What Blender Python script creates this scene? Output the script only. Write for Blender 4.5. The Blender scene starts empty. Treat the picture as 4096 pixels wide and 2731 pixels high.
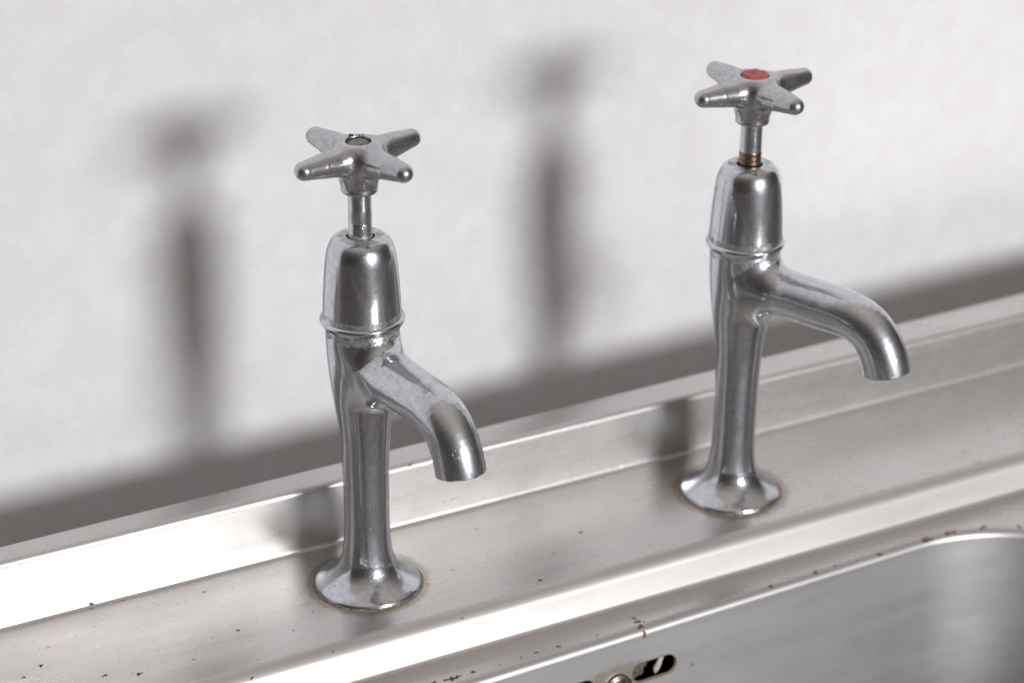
import bpy, bmesh, math, random
import numpy as np
from mathutils import Vector, Matrix
from mathutils.geometry import tessellate_polygon

MM = 0.001
scene = bpy.context.scene
COL = scene.collection

# ------------------------------------------------------------------ camera
PITCH, ROLL, YAW = 25.972, 0.554, 28.162
CAM = Vector((-380.85, -858.88, 588.78)) * MM
cd = bpy.data.cameras.new("camera")
cam = bpy.data.objects.new("camera", cd)
COL.objects.link(cam)
a, b, c = math.radians(YAW), math.radians(PITCH), math.radians(ROLL)
fw = Vector((math.sin(a) * math.cos(b), math.cos(a) * math.cos(b), -math.sin(b)))
rt = Vector((math.cos(a), -math.sin(a), 0))
up = rt.cross(fw)
r2 = rt * math.cos(c) + up * math.sin(c)
u2 = up * math.cos(c) - rt * math.sin(c)
cam.matrix_world = Matrix(((r2.x, u2.x, -fw.x, CAM.x), (r2.y, u2.y, -fw.y, CAM.y),
                           (r2.z, u2.z, -fw.z, CAM.z), (0, 0, 0, 1)))
cd.sensor_width = 36.0
cd.lens = 8935.5 / 4096 * 36.0
cd.clip_start, cd.clip_end = 0.05, 50
cd.dof.use_dof = True
cd.dof.focus_distance = 1.035
cd.dof.aperture_fstop = 5.6
cd.dof.aperture_blades = 7
scene.camera = cam

# ------------------------------------------------------------------ world: the dim room around the sink
w = bpy.data.worlds.new("World")
scene.world = w
w.use_nodes = True
nt = w.node_tree
bg = nt.nodes["Background"]
tc = nt.nodes.new("ShaderNodeTexCoord")
sp = nt.nodes.new("ShaderNodeSeparateXYZ")
rp = nt.nodes.new("ShaderNodeValToRGB")
nt.links.new(tc.outputs["Generated"], sp.inputs[0])
mr = nt.nodes.new("ShaderNodeMapRange")
mr.inputs[1].default_value, mr.inputs[2].default_value = -1, 1
nt.links.new(sp.outputs["Z"], mr.inputs[0])
nt.links.new(mr.outputs[0], rp.inputs[0])
e = rp.color_ramp.elements
e[0].position, e[0].color = 0.0, (0.095, 0.082, 0.072, 1)
e[1].position, e[1].color = 1.0, (0.52, 0.455, 0.41, 1)
for p_, c_ in ((0.44, (0.080, 0.068, 0.060, 1)), (0.5, (0.040, 0.031, 0.025, 1)), (0.62, (0.034, 0.025, 0.019, 1)), (0.74, (0.075, 0.064, 0.057, 1)), (0.86, (0.30, 0.252, 0.218, 1))):
    k = rp.color_ramp.elements.new(p_)
    k.color = c_
nt.links.new(rp.outputs[0], bg.inputs[0])
bg.inputs[1].default_value = 1.0

# ------------------------------------------------------------------ key lamp, low on the front right
ld = bpy.data.lights.new("key_lamp", "AREA")
ld.shape = "DISK"
ld.size = 1.0
ld.energy = 133
ld.color = (0.99, 0.985, 1.0)
lamp = bpy.data.objects.new("key_lamp", ld)
COL.objects.link(lamp)
KEY_DIR = Vector((0.172, -0.954, 0.245)).normalized()
lamp.location = Vector((0.10, 0.06, 0.14)) + KEY_DIR * 4.0
lamp.rotation_euler = KEY_DIR.to_track_quat("Z", "Y").to_euler()

scene.view_settings.view_transform = "Standard"
scene.view_settings.look = "None"
scene.view_settings.exposure = 0.0
scene.view_settings.gamma = 1.0
scene.view_settings.use_curve_mapping = False
scene.cycles.use_denoising = True
scene.cycles.sample_clamp_indirect = 6.0
scene.cycles.blur_glossy = 0.3
scene.cycles.max_bounces = 10


# ------------------------------------------------------------------ helpers
def mesh_obj(name, verts, faces, mat, parent=None, normals=None, smooth=True, loc=None):
    me = bpy.data.meshes.new(name)
    me.from_pydata([tuple(float(q) * MM for q in v) for v in verts], [], [tuple(int(i) for i in f) for f in faces])
    me.update()
    if smooth:
        me.shade_smooth()
    if normals is not None:
        me.normals_split_custom_set_from_vertices([tuple(float(q) for q in n) for n in normals])
    me.materials.append(mat)
    o = bpy.data.objects.new(name, me)
    COL.objects.link(o)
    if parent:
        o.parent = parent
    if loc is not None:
        o.location = Vector(loc) * MM
    return o


def empty(name, loc=(0, 0, 0), rz=0.0):
    o = bpy.data.objects.new(name, None)
    o.empty_display_size = 0.02
    COL.objects.link(o)
    o.location = Vector(loc) * MM
    o.rotation_euler = (0, 0, rz)
    return o


def pchip(xs, ys):
    """monotone cubic interpolation (numpy arrays)"""
    xs, ys = np.array(xs, float), np.array(ys, float)
    h = np.diff(xs)
    d = np.diff(ys) / h
    m = np.zeros_like(xs)
    m[0], m[-1] = d[0], d[-1]
    for i in range(1, len(xs) - 1):
        if d[i - 1] * d[i] > 0:
            w1, w2 = 2 * h[i] + h[i - 1], h[i] + 2 * h[i - 1]
            m[i] = (w1 + w2) / (w1 / d[i - 1] + w2 / d[i])

    def f(x):
        x = np.clip(x, xs[0], xs[-1])
        i = np.clip(np.searchsorted(xs, x) - 1, 0, len(xs) - 2)
        t = (x - xs[i]) / h[i]
        return ((2 * t**3 - 3 * t**2 + 1) * ys[i] + (t**3 - 2 * t**2 + t) * h[i] * m[i]
                + (-2 * t**3 + 3 * t**2) * ys[i + 1] + (t**3 - t**2) * h[i] * m[i + 1])
    return f


def lathe(prof, n=96):
    """prof: list of (r, z) -> verts, faces; radius 0 ends close to a point"""
    V, F = [], []
    rows = []
    for r, z in prof:
        if r < 1e-6:
            rows.append([len(V)])
            V.append((0, 0, z))
        else:
            rows.append(list(range(len(V), len(V) + n)))
            V += [(r * math.cos(2 * math.pi * k / n), r * math.sin(2 * math.pi * k / n), z) for k in range(n)]
    for A, B in zip(rows[:-1], rows[1:]):
        for k in range(n):
            k2 = (k + 1) % n
            if len(A) == 1 and len(B) == 1:
                continue
            if len(A) == 1:
                F.append((A[0], B[k2], B[k]))
            elif len(B) == 1:
                F.append((A[k], A[k2], B[0]))
            else:
                F.append((A[k], A[k2], B[k2], B[k]))
    return V, F


def arc(cx, cz, r, a0, a1, n=8):
    return [(cx + r * math.cos(math.radians(a0 + (a1 - a0) * i / n)), cz + r * math.sin(math.radians(a0 + (a1 - a0) * i / n))) for i in range(n + 1)]


def surface_nets(f, lo, hi, h, newton=4):
    ax = [np.arange(l, u + h * 0.5, h) for l, u in zip(lo, hi)]
    G = np.stack(np.meshgrid(*ax, indexing="ij"), -1)
    S = G.shape[:3]
    F = f(G.reshape(-1, 3)).reshape(S)
    s = F < 0
    corners = [(i, j, k) for i in (0, 1) for j in (0, 1) for k in (0, 1)]
    C = [s[i:S[0] - 1 + i, j:S[1] - 1 + j, k:S[2] - 1 + k] for i, j, k in corners]
    tot = sum(q.astype(int) for q in C)
    act = (tot > 0) & (tot < 8)
    ci = np.argwhere(act)
    idx = -np.ones(act.shape, int)
    idx[act] = np.arange(len(ci))
    acc, cnt = np.zeros((len(ci), 3)), np.zeros(len(ci))
    cv = np.array([F[ci[:, 0] + i, ci[:, 1] + j, ci[:, 2] + k] for i, j, k in corners])
    for p in range(8):
        for q in range(p + 1, 8):
            dp, dq = np.array(corners[p]), np.array(corners[q])
            if np.abs(dp - dq).sum() != 1:
                continue
            m = (cv[p] < 0) != (cv[q] < 0)
            t = cv[p][m] / (cv[p][m] - cv[q][m])
            acc[m] += dp + t[:, None] * (dq - dp)
            cnt[m] += 1
    V = np.array(lo) + h * (ci + acc / cnt[:, None])
    faces = []
    for d in range(3):
        e = np.eye(3, dtype=int)[d]
        A = s[:S[0] - e[0], :S[1] - e[1], :S[2] - e[2]]
        B = s[e[0]:, e[1]:, e[2]:]
        ed = np.argwhere(A != B)
        u, v = (d + 1) % 3, (d + 2) % 3
        eu, ev = np.eye(3, dtype=int)[u], np.eye(3, dtype=int)[v]
        ok = (ed[:, u] > 0) & (ed[:, v] > 0) & (ed[:, u] < S[u] - 1) & (ed[:, v] < S[v] - 1)
        ed = ed[ok]
        g = lambda o: idx[o[:, 0], o[:, 1], o[:, 2]]
        Q = np.stack([g(ed - eu - ev), g(ed - ev), g(ed), g(ed - eu)], 1)
        inside = A[ed[:, 0], ed[:, 1], ed[:, 2]]
        Q[~inside] = Q[~inside][:, ::-1]
        faces.append(Q[(Q >= 0).all(1)])
    Fc = np.concatenate(faces)

    def grad(P):
        e = 0.05
        g = np.stack([(f(P + e * np.eye(3)[d]) - f(P - e * np.eye(3)[d])) / (2 * e) for d in range(3)], 1)
        return g
    for _ in range(newton):
        g = grad(V)
        n2 = np.maximum((g**2).sum(1), 0.05)
        st = -(f(V) / n2)[:, None] * g
        L = np.linalg.norm(st, axis=1, keepdims=True)
        V = V + st * np.minimum(1, 0.5 * h / np.maximum(L, 1e-9))
    g = grad(V)
    N = g / np.maximum(np.linalg.norm(g, axis=1, keepdims=True), 1e-9)
    return V, Fc, N


def smin(a, b, k):
    h = np.clip(0.5 + 0.5 * (b - a) / k, 0, 1)
    return b + (a - b) * h - k * h * (1 - h)


def chain_sdf(P, pts, rad):
    pts = np.array(pts, float)
    best = np.full(len(P), 1e9)
    for i in range(len(pts) - 1):
        A, B = pts[i], pts[i + 1]
        ab = B - A
        t = np.clip(((P - A) @ ab) / (ab @ ab), 0, 1)
        d = np.linalg.norm(P - A - t[:, None] * ab, axis=1) - (rad[i] + (rad[i + 1] - rad[i]) * t)
        best = np.minimum(best, d)
    return best


def submesh(V, F, N, mask):
    f = F[mask]
    used = np.unique(f)
    re = -np.ones(len(V), int)
    re[used] = np.arange(len(used))
    return V[used], re[f], N[used]


# ------------------------------------------------------------------ materials
class NT:
    def __init__(self, name):
        self.m = bpy.data.materials.new(name)
        self.m.use_nodes = True
        self.t = self.m.node_tree
        self.b = self.t.nodes["Principled BSDF"]

    def n(self, kind, **kw):
        q = self.t.nodes.new("ShaderNode" + kind)
        for k, v in kw.items():
            setattr(q, k, v)
        return q

    def link(self, a, b):
        self.t.links.new(a, b)

    def val(self, sock, v):
        if hasattr(v, "is_output"):
            self.link(v, sock)
        else:
            sock.default_value = v

    def coords(self, scale=(1, 1, 1), off=(0, 0, 0), rot=(0, 0, 0)):
        tc = self.n("TexCoord")
        mp = self.n("Mapping")
        mp.inputs["Scale"].default_value = [1000 * s for s in scale]
        mp.inputs["Location"].default_value = off
        mp.inputs["Rotation"].default_value = rot
        self.link(tc.outputs["Object"], mp.inputs[0])
        return mp.outputs[0]

    def noise(self, vec, scale, detail=2, rough=0.5, dist=0.0):
        q = self.n("TexNoise")
        self.link(vec, q.inputs["Vector"])
        q.inputs["Scale"].default_value = scale
        q.inputs["Detail"].default_value = detail
        q.inputs["Roughness"].default_value = rough
        q.inputs["Distortion"].default_value = dist
        return q.outputs["Fac"]

    def ramp(self, v, a, b, lo=0.0, hi=1.0):
        q = self.n("MapRange", interpolation_type="SMOOTHSTEP")
        self.val(q.inputs[0], v)
        q.inputs[1].default_value, q.inputs[2].default_value = a, b
        q.inputs[3].default_value, q.inputs[4].default_value = lo, hi
        return q.outputs[0]

    def math(self, op, a, b=0.0):
        q = self.n("Math", operation=op)
        self.val(q.inputs[0], a)
        self.val(q.inputs[1], b)
        return q.outputs[0]

    def mix(self, f, a, b):
        q = self.n("Mix", data_type="RGBA")
        self.val(q.inputs[0], f)
        for s, v in ((q.inputs[6], a), (q.inputs[7], b)):
            if hasattr(v, "is_output"):
                self.link(v, s)
            else:
                s.default_value = (*v, 1)
        return q.outputs[2]

    def bump(self, h, strength, dist, prev=None):
        q = self.n("Bump")
        q.inputs["Strength"].default_value = strength
        q.inputs["Distance"].default_value = dist * MM
        self.link(h, q.inputs["Height"])
        if prev is not None:
            self.link(prev, q.inputs["Normal"])
        return q.outputs[0]

    def out(self, **kw):
        for k, v in kw.items():
            s = self.b.inputs[{"color": "Base Color", "rough": "Roughness", "metal": "Metallic", "normal": "Normal",
                               "aniso": "Anisotropic", "spec": "Specular IOR Level"}[k]]
            if isinstance(v, tuple):
                s.default_value = (*v, 1)
            else:
                self.val(s, v)
        return self.m


def chrome(name, seed, rough=(0.07, 0.20), pits=0.5, grime=(), tint=(0.69, 0.72, 0.765), grime_col=(0.20, 0.175, 0.12), grime_amt=0.5, pit_scale=1.6, haze=0.24, haze_rough=0.42):
    """worn chrome plate: hairline scratches, pitting and grime bands (z0 full, z1 none, in mm of tap height)"""
    M = NT(name)
    v = M.coords(off=(seed * 37.1, seed * 11.7, seed * 5.3))
    big = M.noise(v, 0.07, 3, 0.6)
    mid = M.noise(v, 0.35, 3, 0.6)
    fine = M.noise(v, pit_scale, 2, 0.5)
    pit = M.math("MULTIPLY", M.ramp(fine, 0.70 - 0.12 * pits, 0.76 - 0.10 * pits), M.ramp(big, 0.42, 0.62))
    tcd = M.n("TexCoord")
    xyz = M.n("SeparateXYZ")
    M.link(tcd.outputs["Object"], xyz.inputs[0])
    zz = M.math("MULTIPLY", xyz.outputs[2], 1000.0)
    g = None
    for z0, z1 in grime:
        q = M.ramp(zz, z1, z0) if z1 < z0 else M.math("SUBTRACT", 1.0, M.ramp(zz, z0, z1))
        g = q if g is None else M.math("MAXIMUM", g, q)
    if g is None:
        gr = 0.0
    else:
        gn = M.noise(v, 0.22, 5, 0.7)
        gr = M.math("MULTIPLY", M.ramp(M.math("ADD", g, M.math("MULTIPLY", gn, 1.2)), 1.62 - 0.35 * grime_amt, 1.95 - 0.35 * grime_amt), 0.9)
    col = M.mix(M.ramp(mid, 0.35, 0.7), tint, tuple(0.86 * q for q in tint))
    col = M.mix(pit, col, (0.10, 0.095, 0.09))
    gcol = M.mix(M.ramp(M.noise(v, 0.9, 3), 0.4, 0.65), grime_col, (0.34, 0.33, 0.27))
    col = M.mix(gr, col, gcol)
    rg = M.ramp(mid, 0.3, 0.75, rough[0], rough[1])
    rg = M.math("MAXIMUM", rg, M.math("MULTIPLY", M.math("MAXIMUM", pit, gr), 0.55))
    # hairline scratches in two directions
    s1 = M.noise(M.coords((0.12, 0.12, 3.0), rot=(0.3, 0.2, 0.4)), 1.0, 2)
    s2 = M.noise(M.coords((2.6, 2.6, 0.10), rot=(0.5, -0.35, 0)), 1.0, 2)
    nb = M.bump(s1, 0.10, 0.05)
    nb = M.bump(s2, 0.08, 0.05, nb)
    nb = M.bump(M.math("MULTIPLY", pit, -1.0), 0.5, 0.08, nb)
    nb = M.bump(M.noise(v, 0.10, 1), 0.20, 0.4, nb)
    nb = M.bump(M.math("MULTIPLY", gr, M.noise(v, 1.6, 3)), 0.6, 0.25, nb)
    metal = M.math("SUBTRACT", 1.0, M.math("MULTIPLY", gr, 0.92))
    M.out(color=col, rough=rg, metal=metal, normal=nb)
    # dull haze of micro-scratches over the mirror plate
    gl = M.n("BsdfAnisotropic")
    M.link(col, gl.inputs["Color"])
    gl.inputs["Roughness"].default_value = haze_rough
    M.link(nb, gl.inputs["Normal"])
    mx = M.n("MixShader")
    M.val(mx.inputs[0], M.math("MULTIPLY", M.ramp(mid, 0.25, 0.7, 0.6, 1.0), haze))
    M.link(M.b.outputs[0], mx.inputs[1])
    M.link(gl.outputs[0], mx.inputs[2])
    M.link(mx.outputs[0], M.t.nodes["Material Output"].inputs[0])
    return M.m


def steel(name, seed, tint=(0.612, 0.594, 0.58), rough=(0.20, 0.30), brush=(0.02, 0.9, 0.9), brush_amt=0.03, wave=0.25, wave_scale=0.012, rot=(0, 0, 0), stain=0.5, haze=0.3, haze_rough=0.5, marks=()):
    """brushed stainless sheet: fine brush lines, slight waviness, water stains"""
    M = NT(name)
    v = M.coords(off=(seed * 29.0, seed * 17.0, 0))
    big = M.noise(v, 0.018, 4, 0.6)
    mid = M.noise(v, 0.09, 5, 0.65)
    st = M.math("MULTIPLY", M.ramp(mid, 0.5, 0.75), stain)
    col = M.mix(M.ramp(big, 0.35, 0.7), tint, tuple(q * f for q, f in zip(tint, (0.96, 0.955, 0.95))))
    col = M.mix(st, col, tuple(q * f for q, f in zip(tint, (0.96, 0.94, 0.91))))
    mk = None
    for (mx_, my_, mz_), (sx_, sy_, sz_), r0_, r1_ in marks:      # dried scale round fittings
        tcd = M.n("TexCoord")
        mp = M.n("Mapping")
        mp.inputs["Scale"].default_value = (1000 / sx_, 1000 / sy_, 1000 / sz_)
        mp.inputs["Location"].default_value = (-mx_ / sx_, -my_ / sy_, -mz_ / sz_)
        M.link(tcd.outputs["Object"], mp.inputs[0])
        ln = M.n("VectorMath", operation="LENGTH")
        M.link(mp.outputs[0], ln.inputs[0])
        q = M.math("SUBTRACT", 1.0, M.ramp(ln.outputs["Value"], r0_, r1_))
        mk = q if mk is None else M.math("MAXIMUM", mk, q)
    if mk is not None:
        mk = M.math("MULTIPLY", M.ramp(M.math("ADD", mk, M.noise(v, 0.16, 5, 0.7)), 0.85, 1.35), 0.55)
        col = M.mix(mk, col, (0.30, 0.245, 0.17))
    sp = M.ramp(M.noise(v, 0.9, 1), 0.80, 0.84)
    col = M.mix(sp, col, (0.12, 0.10, 0.08))
    smear = M.noise(M.coords((0.008, 0.10, 0.10), off=(seed, 0, 0)), 1.0, 1.5, 0.5, 0.3)
    rg = M.math('ADD', M.ramp(big, 0.3, 0.75, rough[0], rough[1]), M.ramp(smear, 0.25, 0.75, -0.03, 0.03))
    br = M.noise(M.coords(brush, rot=rot), 1.0, 1)
    nb = M.bump(br, brush_amt, 0.10)
    nb = M.bump(M.noise(M.coords((0.6, 1, 1)), wave_scale, 2), wave, 1.5, nb)
    M.out(color=col, rough=rg, metal=1.0, normal=nb)
    gl = M.n("BsdfAnisotropic")
    M.link(col, gl.inputs["Color"])
    gl.inputs["Roughness"].default_value = haze_rough
    M.link(nb, gl.inputs["Normal"])
    mx = M.n("MixShader")
    M.val(mx.inputs[0], M.math("MULTIPLY", M.ramp(mid, 0.25, 0.7, 0.85, 1.0), haze))
    M.link(M.b.outputs[0], mx.inputs[1])
    M.link(gl.outputs[0], mx.inputs[2])
    M.link(mx.outputs[0], M.t.nodes["Material Output"].inputs[0])
    return M.m


def plain(name, col, rough=0.7, metal=0.0, bump=0.3, nscale=0.8, var=0.35):
    M = NT(name)
    v = M.coords()
    n = M.noise(v, nscale, 4, 0.6)
    cc = M.mix(M.ramp(n, 0.35, 0.65), tuple(q * (1 - var) for q in col), col)
    return M.out(color=cc, rough=rough, metal=metal, normal=M.bump(n, bump, 0.3))


def wall_mat():
    M = NT("wall_plaster")
    v = M.coords()
    n1 = M.noise(v, 0.045, 7, 0.66, 0.2)
    n2 = M.noise(M.coords((1, 1, 0.45), rot=(0, 0.5, 0)), 0.09, 6, 0.65, 0.5)
    n3 = M.noise(v, 0.25, 3, 0.6)
    col = M.mix(M.ramp(n1, 0.40, 0.62), (0.765, 0.757, 0.765), (0.797, 0.797, 0.82))
    col = M.mix(M.math("MULTIPLY", M.ramp(n2, 0.56, 0.74), 0.6), col, (0.85, 0.845, 0.865))
    nb = M.bump(n2, 0.25, 0.6)
    nb = M.bump(n3, 0.12, 0.25, nb)
    return M.out(color=col, rough=0.55, normal=nb, spec=0.25)


# ------------------------------------------------------------------ wall (structure)
def build_wall():
    m = wall_mat()
    s = 0.021
    V = []
    for x, z in ((-2500, -700), (3200, -700), (3200, 2000), (-2500, 2000)):
        V.append((x, 147.3 + s * (x + 40), z))
    for x, z in ((-2500, -700), (3200, -700), (3200, 2000), (-2500, 2000)):
        V.append((x, 247.3 + s * (x + 40), z))
    F = [(0, 1, 2, 3), (7, 6, 5, 4), (0, 4, 5, 1), (1, 5, 6, 2), (2, 6, 7, 3), (3, 7, 4, 0)]
    o = mesh_obj("wall", V, F, m, smooth=False)
    o["kind"] = "structure"
    o["label"] = "mottled white plaster wall behind the sink"


build_wall()

# ------------------------------------------------------------------ sink
sink = empty("sink_unit", (0, 0, 0))
sink["label"] = "stainless steel sink unit with raised back ledge and rust-spotted bowl rim"
sink["category"] = "sink"
X0, X1 = -760.0, 1150.0
YB, ZB = 41.4, 34.9
YD = -43.3
YE, ZE = -52.6, -17.2


def extrude_profile(name, prof, mat, shear=None, nx=24):
    """prof: (y, z) from back to front, swept along x; shear(x, i) -> dy"""
    xs = np.linspace(X0, X1, nx)
    V, F = [], []
    n = len(prof)
    for x in xs:
        for i, (y, z) in enumerate(prof):
            V.append((x, y + (shear(x, i) if shear else 0.0), z))
    for k in range(nx - 1):
        for i in range(n - 1):
            p = k * n + i
            F.append((p, p + 1, p + n + 1, p + n))
    return mesh_obj(name, V, F, mat, sink)


m_up = steel("upstand_steel", 1, tint=(0.65, 0.638, 0.63), rough=(0.24, 0.31), wave=0.5, wave_scale=0.02, stain=0.6, haze=0.55, haze_rough=0.60)
m_deck = steel("deck_steel", 2, rough=(0.22, 0.29), marks=(((0, 0, 0), (1, 1, 1), 27, 35), ((208.7, -4.7, 0), (1, 1, 1), 27, 36)))
m_step = steel("step_steel", 3, rough=(0.30, 0.38), wave=0.35, haze=0.78, haze_rough=0.64)
m_ledge = steel("ledge_steel", 4, rough=(0.19, 0.27))
m_bowl = steel("bowl_steel", 5, tint=(0.555, 0.552, 0.555), rough=(0.36, 0.44), haze=0.5, haze_rough=0.55, brush=(0.05, 1.1, 1.1), brush_amt=0.22, rot=(0, 0.6, 0.2), stain=0.25, marks=(((98, -80, -40), (26, 60, 9), 0.35, 1.5),))

# back ledge: rear drop, flat top, rounded nose, face, small cove into the deck
top = [(60.3, -30), (60.3, ZB - 0.9)] + arc(59.5, ZB - 0.9, 0.8, 0, 90, 4) + [(53, ZB), (YB + 4.0, ZB)]
top += [(YB + 3.5 + 3.5 * math.cos(math.radians(t)), ZB - 3.5 + 3.5 * math.sin(math.radians(t))) for t in range(96, 181, 7)]
ntop = len(top)
top += [(YB, 25), (YB, 12), (YB, 2.0)]
cove = [(YB - 2 + 2 * math.cos(math.radians(t)), 2 - 2 * math.sin(math.radians(t))) for t in range(10, 91, 16)]


def shear_up(x, i):
    if i < 7:
        return 0.0111 * (x - 95)
    if i < ntop:
        return -0.0045 * (x - 95) * (1 if i > 7 else 0)
    return -0.0045 * (x - 95) * {0: 0.7, 1: 0.3}.get(i - ntop, 0)


extrude_profile("upstand", top + cove, m_up, shear_up)

# ledge carrying the taps
sl = math.radians(72)                    # slope of the step below horizontal
YS = -41.0                               # where the ledge starts to roll over
HY, HZ_ = YS - YE, -ZE
LS = (HZ_ - (1 - math.cos(sl)) / math.sin(sl) * HY) / (math.sin(sl) - (1 - math.cos(sl)) / math.sin(sl) * math.cos(sl))
rd = (HY - LS * math.cos(sl)) / math.sin(sl)
cyd, czd = YS, -rd
deck_prof = [(YB - 2, 0), (20, 0), (-10, 0), (cyd, 0)]
extrude_profile("tap_ledge", deck_prof, m_deck)
stp = [(cyd - rd * math.sin(sl * t / 12), czd + rd * math.cos(sl * t / 12)) for t in range(13)]
re_ = 2.6
te = re_ * math.tan(sl / 2)
cye, cze = YE - te, ZE + re_
stp += [(cye + re_ * math.sin(sl * (1 - t / 6)), cze - re_ * math.cos(sl * (1 - t / 6))) for t in range(7)]
extrude_profile("step", stp, m_step)
YL = stp[-1][0]

# bowl: rounded rectangle, slightly skewed to the ledge
BX0, BX1, BY0, BY1, BR = -197.0, 385.0, -455.0, -70.5, 100.0
SK = 0.023
PX0, PX1 = 40.0, 150.0


def bowl_loop(o, z):
    x0, x1, y0, y1, r = BX0 + o, BX1 - o, BY0 + o, BY1 - o, max(BR - o, 20)
    P = []
    for x in np.linspace(x0 + r, PX0, 8)[:-1]:
        P.append((x, y1))
    for x in np.linspace(PX0, PX1, 8)[:-1]:
        P.append((x, y1))
    for x in np.linspace(PX1, x1 - r, 8)[:-1]:
        P.append((x, y1))
    for t in range(20):
        q = math.radians(90 - 90 * t / 20)
        P.append((x1 - r + r * math.cos(q), y1 - r + r * math.sin(q)))
    for y in np.linspace(y1 - r, y0 + r, 8)[:-1]:
        P.append((x1, y))
    for t in range(20):
        q = math.radians(-90 * t / 20)
        P.append((x1 - r + r * math.cos(q), y0 + r + r * math.sin(q)))
    for x in np.linspace(x1 - r, x0 + r, 16)[:-1]:
        P.append((x, y0))
    for t in range(20):
        q = math.radians(-90 - 90 * t / 20)
        P.append((x0 + r + r * math.cos(q), y0 + r + r * math.sin(q)))
    for y in np.linspace(y0 + r, y1 - r, 8)[:-1]:
        P.append((x0, y))
    for t in range(20):
        q = math.radians(180 - 90 * t / 20)
        P.append((x0 + r + r * math.cos(q), y1 - r + r * math.sin(q)))
    return [(x, y + SK * (x - 147), z) for x, y in P]


RR = 4.6
rows = [(RR * math.sin(math.radians(t)), ZE - RR * (1 - math.cos(math.radians(t)))) for t in range(0, 91, 9)]
rows = [(o * 1.0, z) for o, z in rows]
zc = rows[-1][1]
draft = lambda z: RR + (zc - z) * 0.15
for z in (-22.5, -24, -56, -58, -100, -140):
    rows.append((draft(z), z))
zb = -150
ob = draft(zb)
rows += [(ob + 35 * (1 - math.cos(math.radians(t))), zb - 35 * math.sin(math.radians(t))) for t in range(0, 91, 10)]
rows += [(110, -186.5), (185, -189)]
L = [bowl_loop(o, z) for o, z in rows]
n = len(L[0])
V = [p for l in L for p in l]
F = []
for k in range(len(L) - 1):
    patch = abs(rows[k][1] + 24) < 1e-6 and abs(rows[k + 1][1] + 56) < 1e-6
    for i in range(n):
        if patch and 7 <= i < 14:
            continue
        F.append((k * n + i, k * n + (i + 1) % n, (k + 1) * n + (i + 1) % n, (k + 1) * n + i))
ctr = len(V)
V.append((94, -262, -192))
for i in range(n):
    F.append(((len(L) - 1) * n + i, (len(L) - 1) * n + (i + 1) % n, ctr))
bowl = mesh_obj("bowl", V, [f[::-1] for f in F], m_bowl, sink)


def wall_y(x, z):
    return BY1 - draft(z) + SK * (x - 147)


# back panel of the bowl with the two overflow slots
SLOT_Z, SLOT_H = -40.4, 10.2
SLOTS = ((106.0, 131.4), (58.4, 84.0))


def slot_loop(x0, x1, grow=0.0, n=14):
    r = SLOT_H / 2 + grow
    P = []
    for t in range(n + 1):
        q = math.radians(90 - 180 * t / n)
        P.append((x1 - SLOT_H / 2 + r * math.cos(q), SLOT_Z + r * math.sin(q)))
    for t in range(n + 1):
        q = math.radians(-90 - 180 * t / n)
        P.append((x0 + SLOT_H / 2 + r * math.cos(q), SLOT_Z + r * math.sin(q)))
    return P


ou = [(x, -24) for x in np.linspace(PX0, PX1, 8)] + [(x, -56) for x in np.linspace(PX1, PX0, 8)]
polys = [ou] + [slot_loop(*s)[::-1] for s in SLOTS]
tris = tessellate_polygon([[Vector((x, z, 0)) for x, z in p] for p in polys])
flat = [q for p in polys for q in p]
nrm = Vector((SK, -1, 0.15)).normalized()
def fix_tri(t):
    p = [Vector((flat[i][0], wall_y(*flat[i]), flat[i][1])) for i in t]
    return t if (p[1] - p[0]).cross(p[2] - p[0]).dot(nrm) > 0 else tuple(reversed(t))


tris = [fix_tri(tuple(t)) for t in tris]
mesh_obj("overflow_panel", [(x, wall_y(x, z), z) for x, z in flat], tris, m_bowl, bowl, smooth=False)
m_lip = plain("slot_edge_scale", (0.34, 0.30, 0.23), 0.6, 0.3, 0.3)
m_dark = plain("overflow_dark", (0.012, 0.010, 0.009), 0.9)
for s in SLOTS:
    A = slot_loop(*s)
    B = slot_loop(*s, grow=-0.2)
    V = [(x, wall_y(x, z) - 0.15, z) for x, z in slot_loop(*s, grow=0.55)] + [(x, wall_y(x, z), z) for x, z in A] + [(x, wall_y(x, z) + 1.6, z) for x, z in B]
    k = len(A)
    F = [(i, (i + 1) % k, k + (i + 1) % k, k + i) for i in range(k)] + [(k + i, k + (i + 1) % k, 2 * k + (i + 1) % k, 2 * k + i) for i in range(k)]
    mesh_obj("slot_lip", V, F, m_lip, bowl)
# overflow channel behind the slots: open dark box
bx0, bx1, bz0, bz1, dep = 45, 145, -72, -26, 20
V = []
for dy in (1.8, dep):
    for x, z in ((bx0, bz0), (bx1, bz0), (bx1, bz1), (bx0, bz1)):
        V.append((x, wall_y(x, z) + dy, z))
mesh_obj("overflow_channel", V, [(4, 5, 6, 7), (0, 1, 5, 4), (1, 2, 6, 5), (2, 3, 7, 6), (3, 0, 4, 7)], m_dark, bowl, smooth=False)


def blob(cx, cy, cz, rx, ry, rz, seed, rough=0.35, sub=3):
    rng = random.Random(seed)
    bm = bmesh.new()
    bmesh.ops.create_icosphere(bm, subdivisions=sub, radius=1)
    ph = [(Vector((rng.uniform(-1, 1), rng.uniform(-1, 1), rng.uniform(-1, 1))).normalized() * rng.uniform(2, 6), rng.uniform(0, 6.3)) for _ in range(7)]
    V = []
    for v in bm.verts:
        k = 1 + rough * sum(math.sin(v.co.dot(d) + q) for d, q in ph) / 3.2
        V.append((cx + v.co.x * k * rx, cy + v.co.y * k * ry, cz + v.co.z * k * rz))
    F = [tuple(q.index for q in f.verts) for f in bm.faces]
    bm.free()
    return V, F


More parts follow.
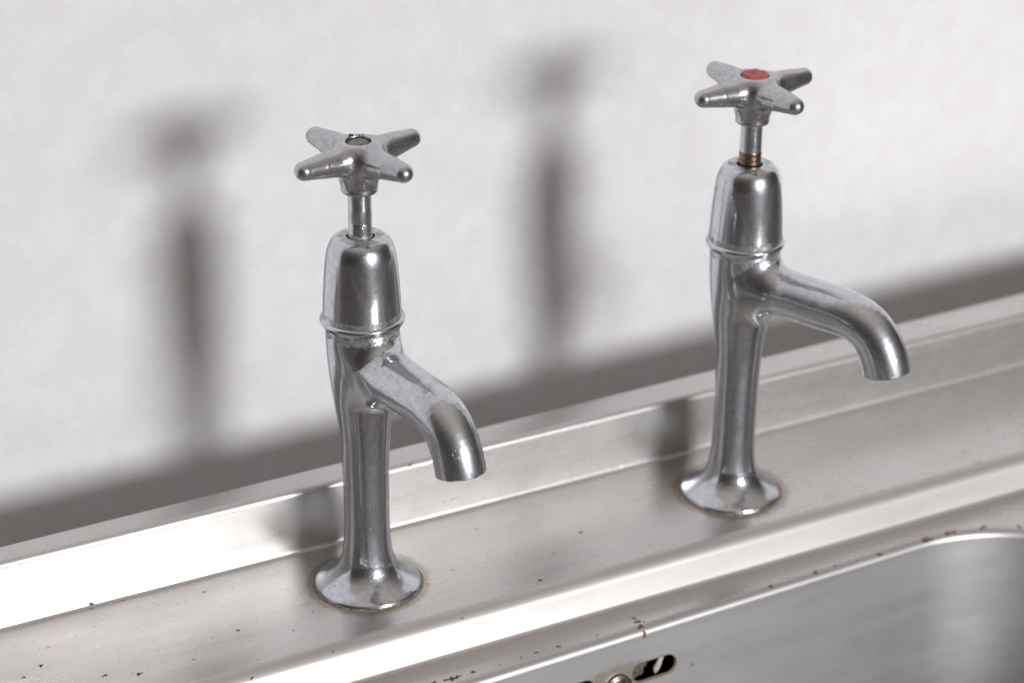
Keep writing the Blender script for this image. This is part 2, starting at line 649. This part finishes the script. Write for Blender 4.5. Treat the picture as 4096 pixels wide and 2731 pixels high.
def join(parts):
    V, F = [], []
    for v, f in parts:
        o = len(V)
        V += list(v)
        F += [tuple(i + o for i in q) for q in f]
    return V, F


m_crust = plain("overflow_crust", (0.20, 0.165, 0.16), 0.9, 0, 0.8, 0.7, 0.6)
m_flake = plain("pale_flake", (0.62, 0.58, 0.53), 0.8, 0, 0.5)
y_ = wall_y(115, -40)
V, F = join([blob(109.0, y_ + 6, -41.7, 3.6, 2.5, 4.2, 3), blob(114.0, y_ + 7, -39.4, 4.0, 2.5, 3.6, 4), blob(113.0, y_ + 6, -43.4, 2.6, 2, 2.4, 5), blob(118.5, y_ + 8, -37.2, 3, 2, 2, 6)])
o = mesh_obj("overflow_crust", V, F, m_crust, bowl)
V, F = blob(0, 0, 0, 1.7, 1.0, 6.2, 9, 0.2)
R_ = Matrix.Rotation(math.radians(22), 3, "Y")
V = [tuple(R_ @ Vector(p) + Vector((123.3, y_ + 3.5, -40.2))) for p in V]
mesh_obj("overflow_flake", V, F, m_flake, bowl)
V, F = join([blob(65.5, y_ + 6, -42.7, 6, 2.5, 2.6, 13), blob(73.5, y_ + 7, -41.2, 4.0, 2.5, 3.0, 14)])
mesh_obj("overflow_crust", V, F, m_crust, bowl)

# bolt between the slots: domed head on a flat washer flange
m_bolt = chrome("bolt_metal", 8, (0.22, 0.36), 0.5, tint=(0.30, 0.275, 0.24))
prof = [(0, 4.4), (1.6, 4.3), (3.0, 3.9), (4.3, 3.1), (5.1, 2.2), (5.6, 1.3), (6.2, 0.9), (7.6, 0.7), (8.0, 0.45), (8.0, -0.5)]
V, F = lathe(prof[::-1], 40)
V = [(p[0], -p[2], p[1]) for p in V]
bolt = mesh_obj("overflow_bolt", V, F, m_bolt, bowl, loc=(97.2, wall_y(97.2, -45.0), -45.0))

# flat ledge round the bowl, out to the step, the ends and the front edge
inner = L[0]
FY = -505.0
cx, cy = 94.0, (YL + FY) / 2
outer = []
for x, y, z in inner:
    dx, dy = x - cx, y - cy
    # project to the bounding rectangle from the centre
    k = min((X1 - cx) / dx if dx > 1e-6 else 1e9, (X0 - cx) / dx if dx < -1e-6 else 1e9,
            (YL - cy) / dy if dy > 1e-6 else 1e9, (FY - cy) / dy if dy < -1e-6 else 1e9)
    outer.append((cx + dx * k, cy + dy * k, ZE))
V = inner + outer
F = [(i, (i + 1) % n, n + (i + 1) % n, n + i) for i in range(n)]
# corners of the rectangle
def corner(px, py):
    best = None
    for i in range(n):
        A_, B_ = outer[i], outer[(i + 1) % n]
        onx = lambda q: abs(q[0] - px) < 1e-6
        ony = lambda q: abs(q[1] - py) < 1e-6
        if (onx(A_) and ony(B_)) or (ony(A_) and onx(B_)):
            best = i
    if best is not None:
        V.append((px, py, ZE))
        F.append((n + best, n + (best + 1) % n, len(V) - 1))
for px in (X0, X1):
    for py in (YL, FY):
        corner(px, py)
me = mesh_obj("bowl_ledge", V, F, m_ledge, sink)
bmx = bmesh.new()
bmx.from_mesh(me.data)
bmesh.ops.recalc_face_normals(bmx, faces=bmx.faces)
if sum(f.normal.z for f in bmx.faces) < 0:
    bmesh.ops.reverse_faces(bmx, faces=bmx.faces)
bmx.to_mesh(me.data)
bmx.free()
extrude_profile("front_edge", [(FY, ZE), (FY - 8, ZE + 3), (FY - 16, ZE + 6), (FY - 24, ZE + 6), (FY - 29, ZE + 4), (FY - 31, ZE), (FY - 31, ZE - 60)], m_step)

# ------------------------------------------------------------------ taps
RBODY = pchip([0, 0.8, 1.8, 2.8, 3.8, 5.2, 7.0, 9.0, 11.5, 14.5, 18, 22, 27, 33, 40, 55, 70, 80, 90, 100, 110, 120, 130, 142],
              [25.9, 26.1, 25.8, 24.6, 22.9, 20.6, 18.3, 16.3, 14.6, 13.3, 12.4, 11.8, 11.4, 11.15, 11.05, 11.1, 11.4, 11.9, 12.8, 14.3, 15.7, 16.7, 17.3, 17.5])
CUT = 66.0
SP_PTS = [(8, 0, 120.4), (14, 0, 121.2), (25, 0, 122.2), (38, 0, 121.9), (50, 0, 121.7), (58, 0, 121.6), (65, 0, 120.8), (71.5, 0, 118.4), (77, 0, 114), (81.2, 0, 108), (84, 0, 101.5), (85.8, 0, 95), (87, 0, 87)]
SP_RAD = [11.4, 12.2, 12.2, 12.0, 11.8, 11.7, 11.6, 11.6, 11.5, 11.6, 11.6, 11.6, 11.5]


def cat(pts, rad, n=4):
    P = np.array(pts, float)
    R = np.array(rad, float)
    o, r = [], []
    for i in range(len(P) - 1):
        p0, p1, p2, p3 = P[max(i - 1, 0)], P[i], P[i + 1], P[min(i + 2, len(P) - 1)]
        for k in range(n):
            t = k / n
            o.append(0.5 * (2 * p1 + (p2 - p0) * t + (2 * p0 - 5 * p1 + 4 * p2 - p3) * t * t + (-p0 + 3 * p1 - 3 * p2 + p3) * t**3))
            r.append(R[i] * (1 - t) + R[i + 1] * t)
    o.append(P[-1])
    r.append(R[-1])
    return np.array(o), np.array(r)


SP = {}
for cutback in (0.0, 7.0):
    q_ = [(x - cutback * min(max((x - 20) / 30, 0), 1), y, z) for x, y, z in SP_PTS]
    SP[cutback] = cat(q_, SP_RAD, 3) + (np.array((85.4 - cutback, 0, 97.0)),)
SPC, SPR, MOUTH_P = SP[0.0]
MOUTH_N = np.array((0.22, 0, -0.975))
MOUTH_N = MOUTH_N / np.linalg.norm(MOUTH_N)


def f_body(P):
    rho = np.hypot(P[:, 0], P[:, 1])
    z = P[:, 2]
    R = RBODY(z)
    dR = (RBODY(z + 0.2) - RBODY(z - 0.2)) / 0.4
    return np.maximum((rho - R) / np.sqrt(1 + dR**2), z - 142.0)


def f_spout(P):
    return chain_sdf(P, SPC, SPR)


def f_tap(P):
    d = smin(f_body(P), np.maximum(f_spout(P), (P - MOUTH_P) @ MOUTH_N), 11.0)
    bore = chain_sdf(P, SPC[24:], SPR[24:] - 2.4)
    return np.maximum(d, -bore)


def build_body():
    V, F, N = surface_nets(f_tap, (-20, -20, CUT - 0.9), (102, 20, 143.5), 0.9)
    rho = np.hypot(V[:, 0], V[:, 1])
    edge = {}
    for q in F:
        for i in range(4):
            k = (min(q[i], q[(i + 1) % 4]), max(q[i], q[(i + 1) % 4]))
            edge[k] = edge.get(k, 0) + 1
    low = np.unique([v for k, c_ in edge.items() if c_ == 1 for v in k]).astype(int)
    low = low[V[low, 2] < CUT + 4]
    k = (float(RBODY(CUT)) - 0.004) / rho[low]
    V[low, 0] *= k
    V[low, 1] *= k
    V[low, 2] = CUT - 0.35
    cen = V[F].mean(1)
    sp = (f_spout(cen) < f_body(cen) - 4.5)
    # drop faces degenerate after the snap
    ok = V[F][:, :, 2].max(1) > CUT - 0.3
    body = submesh(V, F, N, ok & ~sp)
    spout = submesh(V, F, N, ok & sp)
    return body, spout


BODIES = {}
for cutback in SP:
    SPC, SPR, MOUTH_P = SP[cutback]
    BODIES[cutback] = build_body()


def lathe_body(z0, z1, close=False):
    zs = [z for z in np.concatenate([np.arange(0, 4, 0.25), np.arange(4, 20, 0.6), np.arange(20, CUT + 0.1, 2.0)]) if z0 - 1e-6 <= z <= z1 + 1e-6]
    if abs(zs[-1] - z1) > 1e-6:
        zs.append(z1)
    if abs(zs[0] - z0) > 1e-6:
        zs.insert(0, z0)
    V, F = lathe([(float(RBODY(z)), z) for z in zs])
    N = []
    for v in V:
        d = float((RBODY(v[2] + 0.1) - RBODY(v[2] - 0.1)) / 0.2)
        if v[2] < 0.9:
            d = -0.2
        q = Vector((v[0], v[1], 0)).normalized() - Vector((0, 0, d))
        N.append(q.normalized())
    return V, F, N


# handle
HZ = 207.0


def f_hub(P):
    rho = np.hypot(P[:, 0], P[:, 1])
    z = P[:, 2]
    R = HUBR(z)
    return np.maximum(np.maximum((rho - R) * 0.9, HZ - z), z - 231.8)


HUBR = pchip([205, 207, 208.2, 209.4, 211, 214, 217, 221, 226, 229, 231, 233], [8.0, 8.0, 8.5, 8.4, 8.7, 9.6, 10.3, 10.9, 11.0, 10.4, 9.2, 7.4])


REC = [5.8]


def f_handle(P):
    d = f_hub(P)
    arms = None
    for k in range(4):
        q = math.pi / 2 * k
        ca, sa = math.cos(q), math.sin(q)
        Q = np.stack([P[:, 0] * ca + P[:, 1] * sa, -P[:, 0] * sa + P[:, 1] * ca, P[:, 2]], 1)
        Q[:, 2] = (Q[:, 2] - 224.5) * 1.06 + 224.5
        s = chain_sdf(Q, [(3, 0, 223.6), (12, 0, 223.9), (21, 0, 224.5), (30.8, 0, 224.9)], [7.6, 7.0, 6.0, 4.6])
        arms = s if arms is None else smin(arms, s, 2.5)
    d = smin(d, arms, 4.5)
    rho = np.hypot(P[:, 0], P[:, 1])
    # flat crown on top with a round recess
    d = -smin(-d, -(P[:, 2] - 231.6), 1.2)
    rec = np.maximum(rho - REC[0], 230.2 - P[:, 2])
    d = -smin(-d, rec, 0.5)
    return d


def build_handle():
    V, F, N = surface_nets(f_handle, (-39.2, -39.2, HZ - 1), (39.2, 39.2, 233.6), 0.8)
    cen = V[F].mean(1)
    parts = []
    rho = np.hypot(cen[:, 0], cen[:, 1])
    ang = np.degrees(np.arctan2(cen[:, 1], cen[:, 0]))
    arm_id = np.where((rho > 12.5) & (cen[:, 2] > 214), np.round(ang / 90).astype(int) % 4, -1)
    parts = [submesh(V, F, N, arm_id == k) for k in (-1, 0, 1, 2, 3)]
    return parts


HANDLES = {}
for rr_ in (5.8, 6.9):
    REC[0] = rr_
    HANDLES[rr_] = build_handle()


def wobble_ring(r0, r1, h, seed, n=120):
    """uneven bead of old sealant lying on the ledge round the base"""
    rng = random.Random(seed)
    ph = [(rng.randint(5, 31), rng.uniform(0, 6.3), rng.uniform(0.3, 1.0)) for _ in range(9)]
    V, F = [], []
    for k in range(n):
        t = 2 * math.pi * k / n
        wv = sum(a_ * math.sin(m_ * t + p_) for m_, p_, a_ in ph) / 5
        ro = r1 + 0.4 * wv
        for r, z in ((r0, h), ((r0 + ro) / 2, h * (0.9 + 0.3 * wv)), (ro - 0.2, h * 0.35), (ro, 0.02)):
            V.append((r * math.cos(t), r * math.sin(t), z))
    for k in range(n):
        for i in range(3):
            p, q = 4 * k + i, 4 * ((k + 1) % n) + i
            F.append((p, p + 1, q + 1, q))
    return V, F


m_seal = plain("old_sealant", (0.26, 0.225, 0.165), 0.75, 0, 0.7, 0.5, 0.6)
m_putty = plain("dried_putty", (0.27, 0.27, 0.24), 0.6, 0, 0.6, 0.5, 0.5)
m_blackdirt = plain("black_dirt", (0.035, 0.025, 0.025), 0.8, 0, 0.6)
m_crevice = plain("crevice_brown", (0.07, 0.05, 0.03), 0.8, 0, 0.6, 0.6, 0.6)  # dark brown for the gland and the recess rim


def build_tap(loc, phi, hphi, seed, red, label):
    root = empty("pillar_tap", loc, math.radians(phi))
    root["label"] = label
    root["category"] = "tap"
    root["group"] = "pillar taps on the sink ledge"
    mb = chrome("body_chrome", seed, (0.05, 0.13), 0.5, grime=((138.5, 131.0),), grime_amt=0.45)
    ms = chrome("spout_chrome", seed + 1, (0.07, 0.17), 0.7, haze=0.45, haze_rough=0.40)
    mf = chrome("flange_chrome", seed + 2, (0.07, 0.22), 0.7, grime=((0.2, 3.2),), grime_amt=0.6, grime_col=(0.16, 0.17, 0.12))
    mc = chrome("bonnet_chrome", seed + 3, (0.06, 0.15), 0.30, haze=0.42, haze_rough=0.34, grime=((186.0, 183.5), (148.0, 152.0)), grime_amt=0.45, grime_col=(0.20, 0.19, 0.13))
    mr = chrome("collar_chrome", seed + 4, (0.08, 0.20), 0.3, grime=((147.4, 146.4),), grime_amt=0.3)
    mh = chrome("handle_chrome", seed + 5, (0.16, 0.28), 0.7, grime=((232.6, 229.0),), grime_amt=0.12, tint=(0.58, 0.59, 0.61), pit_scale=1.7, haze=0.32, grime_col=(0.20, 0.18, 0.14))
    mst = chrome("spindle_chrome", seed + 6, (0.12, 0.26), 0.6, grime=((185.0, 193.0 if not red else 188.0),), grime_amt=0.75, grime_col=(0.22, 0.24, 0.16))
    # body
    BODY, SPOUT = BODIES[0.0 if red else 7.0]
    V, F, N = BODY
    body = mesh_obj("body", V, F, mb, root, normals=N)
    V, F, N = lathe_body(12.0, CUT)
    mesh_obj("column", V, F, mb, root, normals=N)
    V, F, N = lathe_body(0.0, 12.0)
    fl = mesh_obj("base_flange", V, F, mf, root, normals=N)
    V, F = wobble_ring(25.2, 27.4, 0.6, seed)
    mesh_obj("sealant_ring", V, F, m_seal, fl)
    V, F, N = SPOUT
    mesh_obj("spout", V, F, ms, root, normals=N)
    # collar bead and bonnet
    prof = [(16.5, 141.2), (17.9, 141.3), (18.9, 141.9)] + [(18.35 + 1.55 * math.cos(math.radians(t)), 144.2 + 1.55 * math.sin(math.radians(t))) for t in range(-60, 91, 15)] + [(17.9, 146.1), (17.0, 146.6)]
    V, F = lathe(prof, 120)
    mesh_obj("collar_ring", V, F, mr, root)
    bp = [(18.55, 145.6), (18.5, 147), (18.35, 150), (18.05, 156), (17.75, 161), (17.3, 167), (16.8, 172), (16.3, 176), (15.75, 178.6), (15.0, 180.9), (14.0, 182.9), (12.8, 184.3), (11.4, 185.2), (10.0, 185.7), (8.6, 185.9), (7.4, 185.9), (6.7, 185.6), (6.35, 185.0), (6.3, 183), (6.3, 178)]
    fr = pchip(list(range(len(bp))), [p[0] for p in bp])
    fz = pchip(list(range(len(bp))), [p[1] for p in bp])
    tt = np.arange(0, len(bp) - 1 + 1e-6, 0.25)
    V, F = lathe([(float(fr(t)), float(fz(t))) for t in tt], 120)
    mesh_obj("bonnet", V, F, mc, root)
    V, F = lathe([(6.31, 181.2), (4.0, 181.2)], 48)
    mesh_obj("gland", V, F, m_crevice, root)
    # spindle
    if not red:
        prof = [(5.75, 178), (5.75, 187.2), (5.6, 188.0), (5.5, 189.5), (5.45, 192.4), (5.3, 192.7), (5.42, 193.0), (5.38, 200), (5.35, 208)]
        V, F = lathe(prof, 64)
        mesh_obj("spindle", V, F, mst, root)
    else:
        prof = [(5.3, 192.2), (5.5, 192.4), (5.42, 193.2), (5.38, 200), (5.35, 208)]
        V, F = lathe(prof, 64)
        sp_ = mesh_obj("spindle", V, F, mst, root)
        m_cu = chrome("bare_brass", seed + 7, (0.22, 0.36), 0.4, tint=(0.32, 0.24, 0.185), grime=((178, 190),), grime_amt=0.5, grime_col=(0.20, 0.12, 0.06))
        prof = []
        for k in range(6):
            z = 178 + k * 2.45
            prof += [(5.42, z), (5.6, z + 0.5), (5.6, z + 1.7), (5.42, z + 2.2)]
        prof.append((5.3, 192.9))
        V, F = lathe(prof, 64)
        mesh_obj("brass_thread", V, F, m_cu, sp_)
    # cross handle
    hr = math.radians(hphi - phi)
    rec_r = 6.9 if red else 5.8
    HANDLE = HANDLES[rec_r]
    V, F, N = HANDLE[0]
    hub = mesh_obj("cross_handle", V, F, mh, root, normals=N)
    hub.rotation_euler = (0, 0, hr)
    for P in HANDLE[1:]:
        V, F, N = P
        mesh_obj("arm", V, F, mh, hub, normals=N)
    V, F = lathe([(rec_r + 0.05, 230.9), (rec_r - 0.4, 230.45), (rec_r - 1.1, 230.35)], 48)
    mesh_obj("recess_ring", V, F, m_crevice, hub)  # dark brown ring along the rim of the recess
    if red:
        rng = random.Random(5)
        V, F = [], []
        nr, na = 12, 64
        H = lambda x, y: 231.9 + 0.35 * (1 - (x * x + y * y) / 44.0) + 0.25 * math.sin(0.9 * x + 0.4) * math.cos(0.8 * y) \
            + 0.9 * math.exp(-((x - 0.5) ** 2 + (y - 5.2) ** 2) / 1.6) - 0.75 * math.exp(-((x + 0.9 + 0.15 * y) ** 2 / 0.45 + (y - 0.9) ** 2 / 7.0)) \
            - 0.6 * math.exp(-((y - 1.1 - 0.35 * (x - 2.6)) ** 2 / 0.4 + (x - 2.9) ** 2 / 3.0)) - 0.5 * math.exp(-((x + 3.9) ** 2 + (y - 1.6) ** 2) / 1.5)
        V.append((0, 0, H(0, 0)))
        for i in range(1, nr + 1):
            for k in range(na):
                q = 2 * math.pi * k / na
                r = 6.55 * i / nr * (1 + 0.02 * math.sin(5 * q + 1) + 0.015 * math.sin(9 * q))
                x, y = r * math.cos(q), r * math.sin(q)
                V.append((x, y, H(x, y) - (0.5 if i == nr else 0)))
        for k in range(na):
            F.append((0, 1 + k, 1 + (k + 1) % na))
            for i in range(nr - 1):
                p, q = 1 + i * na + k, 1 + i * na + (k + 1) % na
                F.append((p, p + na, q + na, q))
        base = len(V)
        for k in range(na):
            q = 2 * math.pi * k / na
            V.append((6.5 * math.cos(q), 6.5 * math.sin(q), 230.3))
        for k in range(na):
            p, q = 1 + (nr - 1) * na + k, 1 + (nr - 1) * na + (k + 1) % na
            F.append((p, base + k, base + (k + 1) % na, q))
        M = NT("red_enamel")
        v = M.coords()
        nz = M.noise(v, 0.45, 4, 0.6)
        col = M.mix(M.ramp(nz, 0.40, 0.68), (0.52, 0.075, 0.050), (0.42, 0.115, 0.08))
        col = M.mix(M.ramp(M.noise(v, 1.3, 3), 0.68, 0.74), col, (0.12, 0.05, 0.035))
        M.out(color=col, rough=0.5, normal=M.bump(nz, 0.4, 0.4))
        dsc = mesh_obj("red_disc", V, F, M.m, hub)
        dsc.rotation_euler = (0, 0, -math.radians(hphi) - math.radians(32))
    else:
        V, F = lathe([(0, 230.75), (1.7, 230.8), (3.2, 230.7), (3.8, 230.95), (4.4, 230.8), (4.9, 230.4)][::-1], 48)
        rng = random.Random(2)
        V = [(x * (1 + 0.05 * math.sin(3 * math.atan2(y, x))), y, z + 0.15 * math.sin(1.3 * x + 0.5) * math.cos(1.1 * y)) for x, y, z in V]
        mesh_obj("putty_residue", V, F, m_putty, hub)
        parts = []
        for (r, t, s, h) in ((6.9, 126, 0.6, 0.6), (6.6, 132, 0.5, 0.7), (6.5, 120, 0.4, 0.5), (6.3, 92, 0.3, 0.4), (6.2, 80, 0.25, 0.8), (4.6, 105, 0.7, 0.35), (4.3, 125, 0.6, 0.3), (4.5, 85, 0.5, 0.3)):
            q = math.radians(t - hphi - 32)
            parts.append(blob(r * math.cos(q), r * math.sin(q), 231.7 - (0.7 if r < 6 else 0), s, s, h, int(t), 0.4, 2))
        V, F = join(parts)
        o = mesh_obj("dirt_crumbs", V, F, m_blackdirt, hub)
        o["kind"] = "stuff"
    return root


build_tap((0, 0, 0), -81.0, 15.0, 1, False, "chrome pillar tap with empty recess on its cross handle, nearer one on the left")
build_tap((208.7, -4.7, 0), -66.0, 5.0, 21, True, "chrome pillar tap with red disc on its cross handle and brass thread showing")

# ------------------------------------------------------------------ dirt specks and rust spots on the steel
# (x, y, z, nx, ny, nz, size, kind) in mm: d dark dirt, g dull grey, r rust, b brown
SPECKS = [
    (-164.6, 3.5, 0.0, 0.0, 0.0, 1.0, 1.5, 'd'), (-174.4, -1.9, 0.0, 0.0, 0.0, 1.0, 1.1, 'd'), (-140.9, -17.7, 0.0, 0.0, 0.0, 1.0, 1.2, 'b'), (-126.6, -23.7, -0.0, 0.0, 0.0, 1.0, 2.0, 'd'),
    (-75.0, 28.3, 0.0, 0.0, 0.0, 1.0, 1.2, 'd'), (-72.9, -10.9, 0.0, 0.0, 0.0, 1.0, 1.1, 'b'), (-49.4, -23.0, 0.0, 0.0, 0.0, 1.0, 0.8, 'd'), (-157.2, 16.2, 0.0, 0.0, 0.0, 1.0, 0.6, 'd'),
    (-132.2, 23.4, 0.0, 0.0, 0.0, 1.0, 0.5, 'd'), (-100.3, -24.2, 0.0, 0.0, 0.0, 1.0, 0.8, 'd'), (-112.9, 38.9, 0.0, 0.0, 0.0, 1.0, 0.9, 'd'), (-35.1, -12.2, 0.0, 0.0, 0.0, 1.0, 0.7, 'd'),
    (-38.0, 12.1, 0.0, 0.0, 0.0, 1.0, 0.6, 'd'), (-127.8, 41.2, 1.15, 0.0, -0.95, 0.31, 1.6, 'b'), (-86.0, -11.4, 0.0, 0.0, 0.0, 1.0, 0.5, 'd'), (-142.9, 20.2, -0.0, 0.0, 0.0, 1.0, 0.5, 'd'),
    (-111.6, -10.0, 0.0, 0.0, 0.0, 1.0, 0.4, 'd'), (76.2, -37.1, 0.0, 0.0, 0.0, 1.0, 1.8, 'd'), (116.6, -6.3, -0.0, 0.0, 0.0, 1.0, 1.3, 'd'), (94.1, -18.2, -0.0, 0.0, 0.0, 1.0, 1.0, 'g'),
    (111.0, -29.0, 0.0, 0.0, 0.0, 1.0, 0.9, 'g'), (109.4, -25.2, 0.0, 0.0, 0.0, 1.0, 0.7, 'g'), (42.0, -9.1, 0.0, 0.0, 0.0, 1.0, 0.9, 'd'), (70.6, 20.8, 0.0, 0.0, 0.0, 1.0, 1.0, 'g'),
    (42.0, 1.5, 0.0, 0.0, 0.0, 1.0, 0.6, 'g'), (30.4, -44.0, -0.59, 0.0, -0.36, 0.93, 0.6, 'd'), (28.1, -46.8, -2.34, 0.0, -0.71, 0.71, 0.9, 'd'), (-80.4, -46.9, -2.52, 0.0, -0.71, 0.71, 1.0, 'd'),
    (-39.1, -45.7, -1.49, 0.0, -0.54, 0.84, 0.8, 'd'), (159.3, 8.6, -0.0, 0.0, 0.0, 1.0, 0.8, 'g'), (346.5, -27.8, 0.0, 0.0, 0.0, 1.0, 1.4, 'g'), (375.6, -13.4, 0.0, 0.0, 0.0, 1.0, 1.5, 'g'),
    (345.7, -40.7, -0.0, 0.0, 0.0, 1.0, 1.3, 'd'), (359.5, -25.8, -0.0, 0.0, 0.0, 1.0, 1.0, 'g'), (324.1, -29.7, 0.0, 0.0, 0.0, 1.0, 1.0, 'g'), (293.9, -39.3, 0.0, 0.0, 0.0, 1.0, 0.8, 'g'),
    (10.7, -70.7, -17.2, 0.0, 0.0, 1.0, 2.4, 'r'), (22.1, -70.3, -17.2, 0.0, 0.0, 1.0, 1.5, 'r'), (2.0, -69.5, -17.2, 0.0, 0.0, 1.0, 1.2, 'r'), (15.2, -70.2, -17.2, 0.0, 0.0, 1.0, 0.8, 'r'),
    (48.1, -69.9, -17.2, 0.0, 0.0, 1.0, 1.0, 'd'), (56.7, -69.6, -17.2, 0.0, 0.0, 1.0, 1.0, 'r'), (68.7, -69.9, -17.2, 0.0, 0.0, 1.0, 1.3, 'r'), (114.0, -64.9, -17.2, 0.0, 0.0, 1.0, 1.2, 'b'),
    (114.0, -68.7, -17.2, 0.0, 0.0, 1.0, 1.8, 'b'), (113.4, -72.4, -17.35, 0.01, -0.23, 0.97, 1.3, 'r'), (111.9, -73.2, -17.61, 0.01, -0.38, 0.92, 0.9, 'r'), (114.0, -75.4, -19.84, 0.02, -0.92, 0.38, 1.2, 'r'),
    (113.5, -75.9, -21.62, 0.02, -1.0, 0.08, 1.0, 'b'), (219.1, -70.5, -17.52, 0.01, -0.38, 0.92, 1.3, 'r'), (231.4, -69.8, -17.37, 0.01, -0.23, 0.97, 0.9, 'b'), (259.7, -70.6, -18.04, 0.01, -0.52, 0.85, 1.4, 'r'),
    (191.1, -71.2, -17.54, 0.01, -0.38, 0.92, 1.3, 'r'), (289.6, -70.2, -18.13, -0.01, -0.65, 0.76, 1.9, 'r'), (292.9, -70.3, -18.19, -0.06, -0.65, 0.76, 1.3, 'b'), (303.6, -70.1, -17.4, -0.04, -0.23, 0.97, 1.7, 'r'),
    (307.3, -70.8, -17.42, -0.04, -0.23, 0.97, 1.2, 'r'), (324.9, -74.1, -17.2, 0.0, 0.0, 1.0, 1.7, 'r'), (322.3, -74.9, -17.34, -0.08, -0.22, 0.97, 1.1, 'b'), (341.6, -82.1, -17.2, 0.0, 0.0, 1.0, 1.4, 'b'),
    (36.3, -70.7, -17.2, 0.0, 0.0, 1.0, 0.5, 'r'), (90.3, -70.2, -17.2, 0.0, 0.0, 1.0, 0.6, 'r'), (131.5, -73.0, -17.72, 0.01, -0.52, 0.85, 0.5, 'r'), (202.8, -68.7, -17.2, 0.0, 0.0, 1.0, 0.7, 'r'),
    (245.3, -70.4, -17.75, 0.01, -0.52, 0.85, 0.6, 'b'), (141.0, -78.7, -44.62, 0.02, -0.99, 0.15, 0.7, 'b'), (-2.5, 41.1, 1.0, 0.0, -0.83, 0.56, 0.7, 'b'), (43.4, 42.4, 33.59, -0.0, -0.78, 0.62, 1.0, 'b'),
]


def speck_mesh(items):
    V, F = [], []
    for j, (x, y, z, nx, ny, nz, s_, k_) in enumerate(items):
        rng = random.Random(int(x * 7 + y * 13))
        nn = Vector((nx, ny, nz)).normalized()
        tx = Vector((1, 0, 0)) - nn * nn.x
        tx.normalize()
        ty = nn.cross(tx)
        bits = [(0, 0, 0.62 * s_)] + [(rng.uniform(-1.3, 1.3) * s_, rng.uniform(-0.8, 0.8) * s_, s_ * rng.uniform(0.12, 0.4)) for _ in range(rng.randint(0, 2))]
        for bx_, by_, r_ in bits:
            m_ = 16
            ph = [(rng.randint(2, 6), rng.uniform(0, 6.3), rng.uniform(0.08, 0.28)) for _ in range(4)]
            base = len(V)
            ctr_ = Vector((x, y, z)) + tx * bx_ + ty * by_
            hh = 0.10 + 0.06 * r_
            V.append(tuple(ctr_ + nn * hh))
            for fr_, h_ in ((0.6, hh * 0.9), (1.0, -0.05)):
                for q in range(m_):
                    t = 2 * math.pi * q / m_
                    rr = r_ * fr_ * (1 + sum(a_ * math.sin(n_ * t + p_) for n_, p_, a_ in ph))
                    V.append(tuple(ctr_ + tx * rr * 1.25 * math.cos(t) + ty * rr * 0.85 * math.sin(t) + nn * h_))
            for q in range(m_):
                q2 = (q + 1) % m_
                F.append((base, base + 1 + q, base + 1 + q2))
                F.append((base + 1 + q, base + 1 + m_ + q, base + 1 + m_ + q2, base + 1 + q2))
    return V, F


for nm, kinds, colr in (("dirt_specks", "d", (0.055, 0.042, 0.036)), ("grey_spots", "g", (0.21, 0.185, 0.155)),
                        ("rust_spots", "r", (0.24, 0.095, 0.035)), ("brown_spots", "b", (0.15, 0.10, 0.065))):
    V, F = speck_mesh([q[:6] + (q[6] * (1.35 if q[7] in 'rb' else 1.0), q[7]) for q in SPECKS if q[7] in kinds])
    o = mesh_obj(nm, V, F, plain(nm + "_mat", colr, 0.85, 0, 0.8, 1.2, 0.7), sink)
    o["kind"] = "stuff"
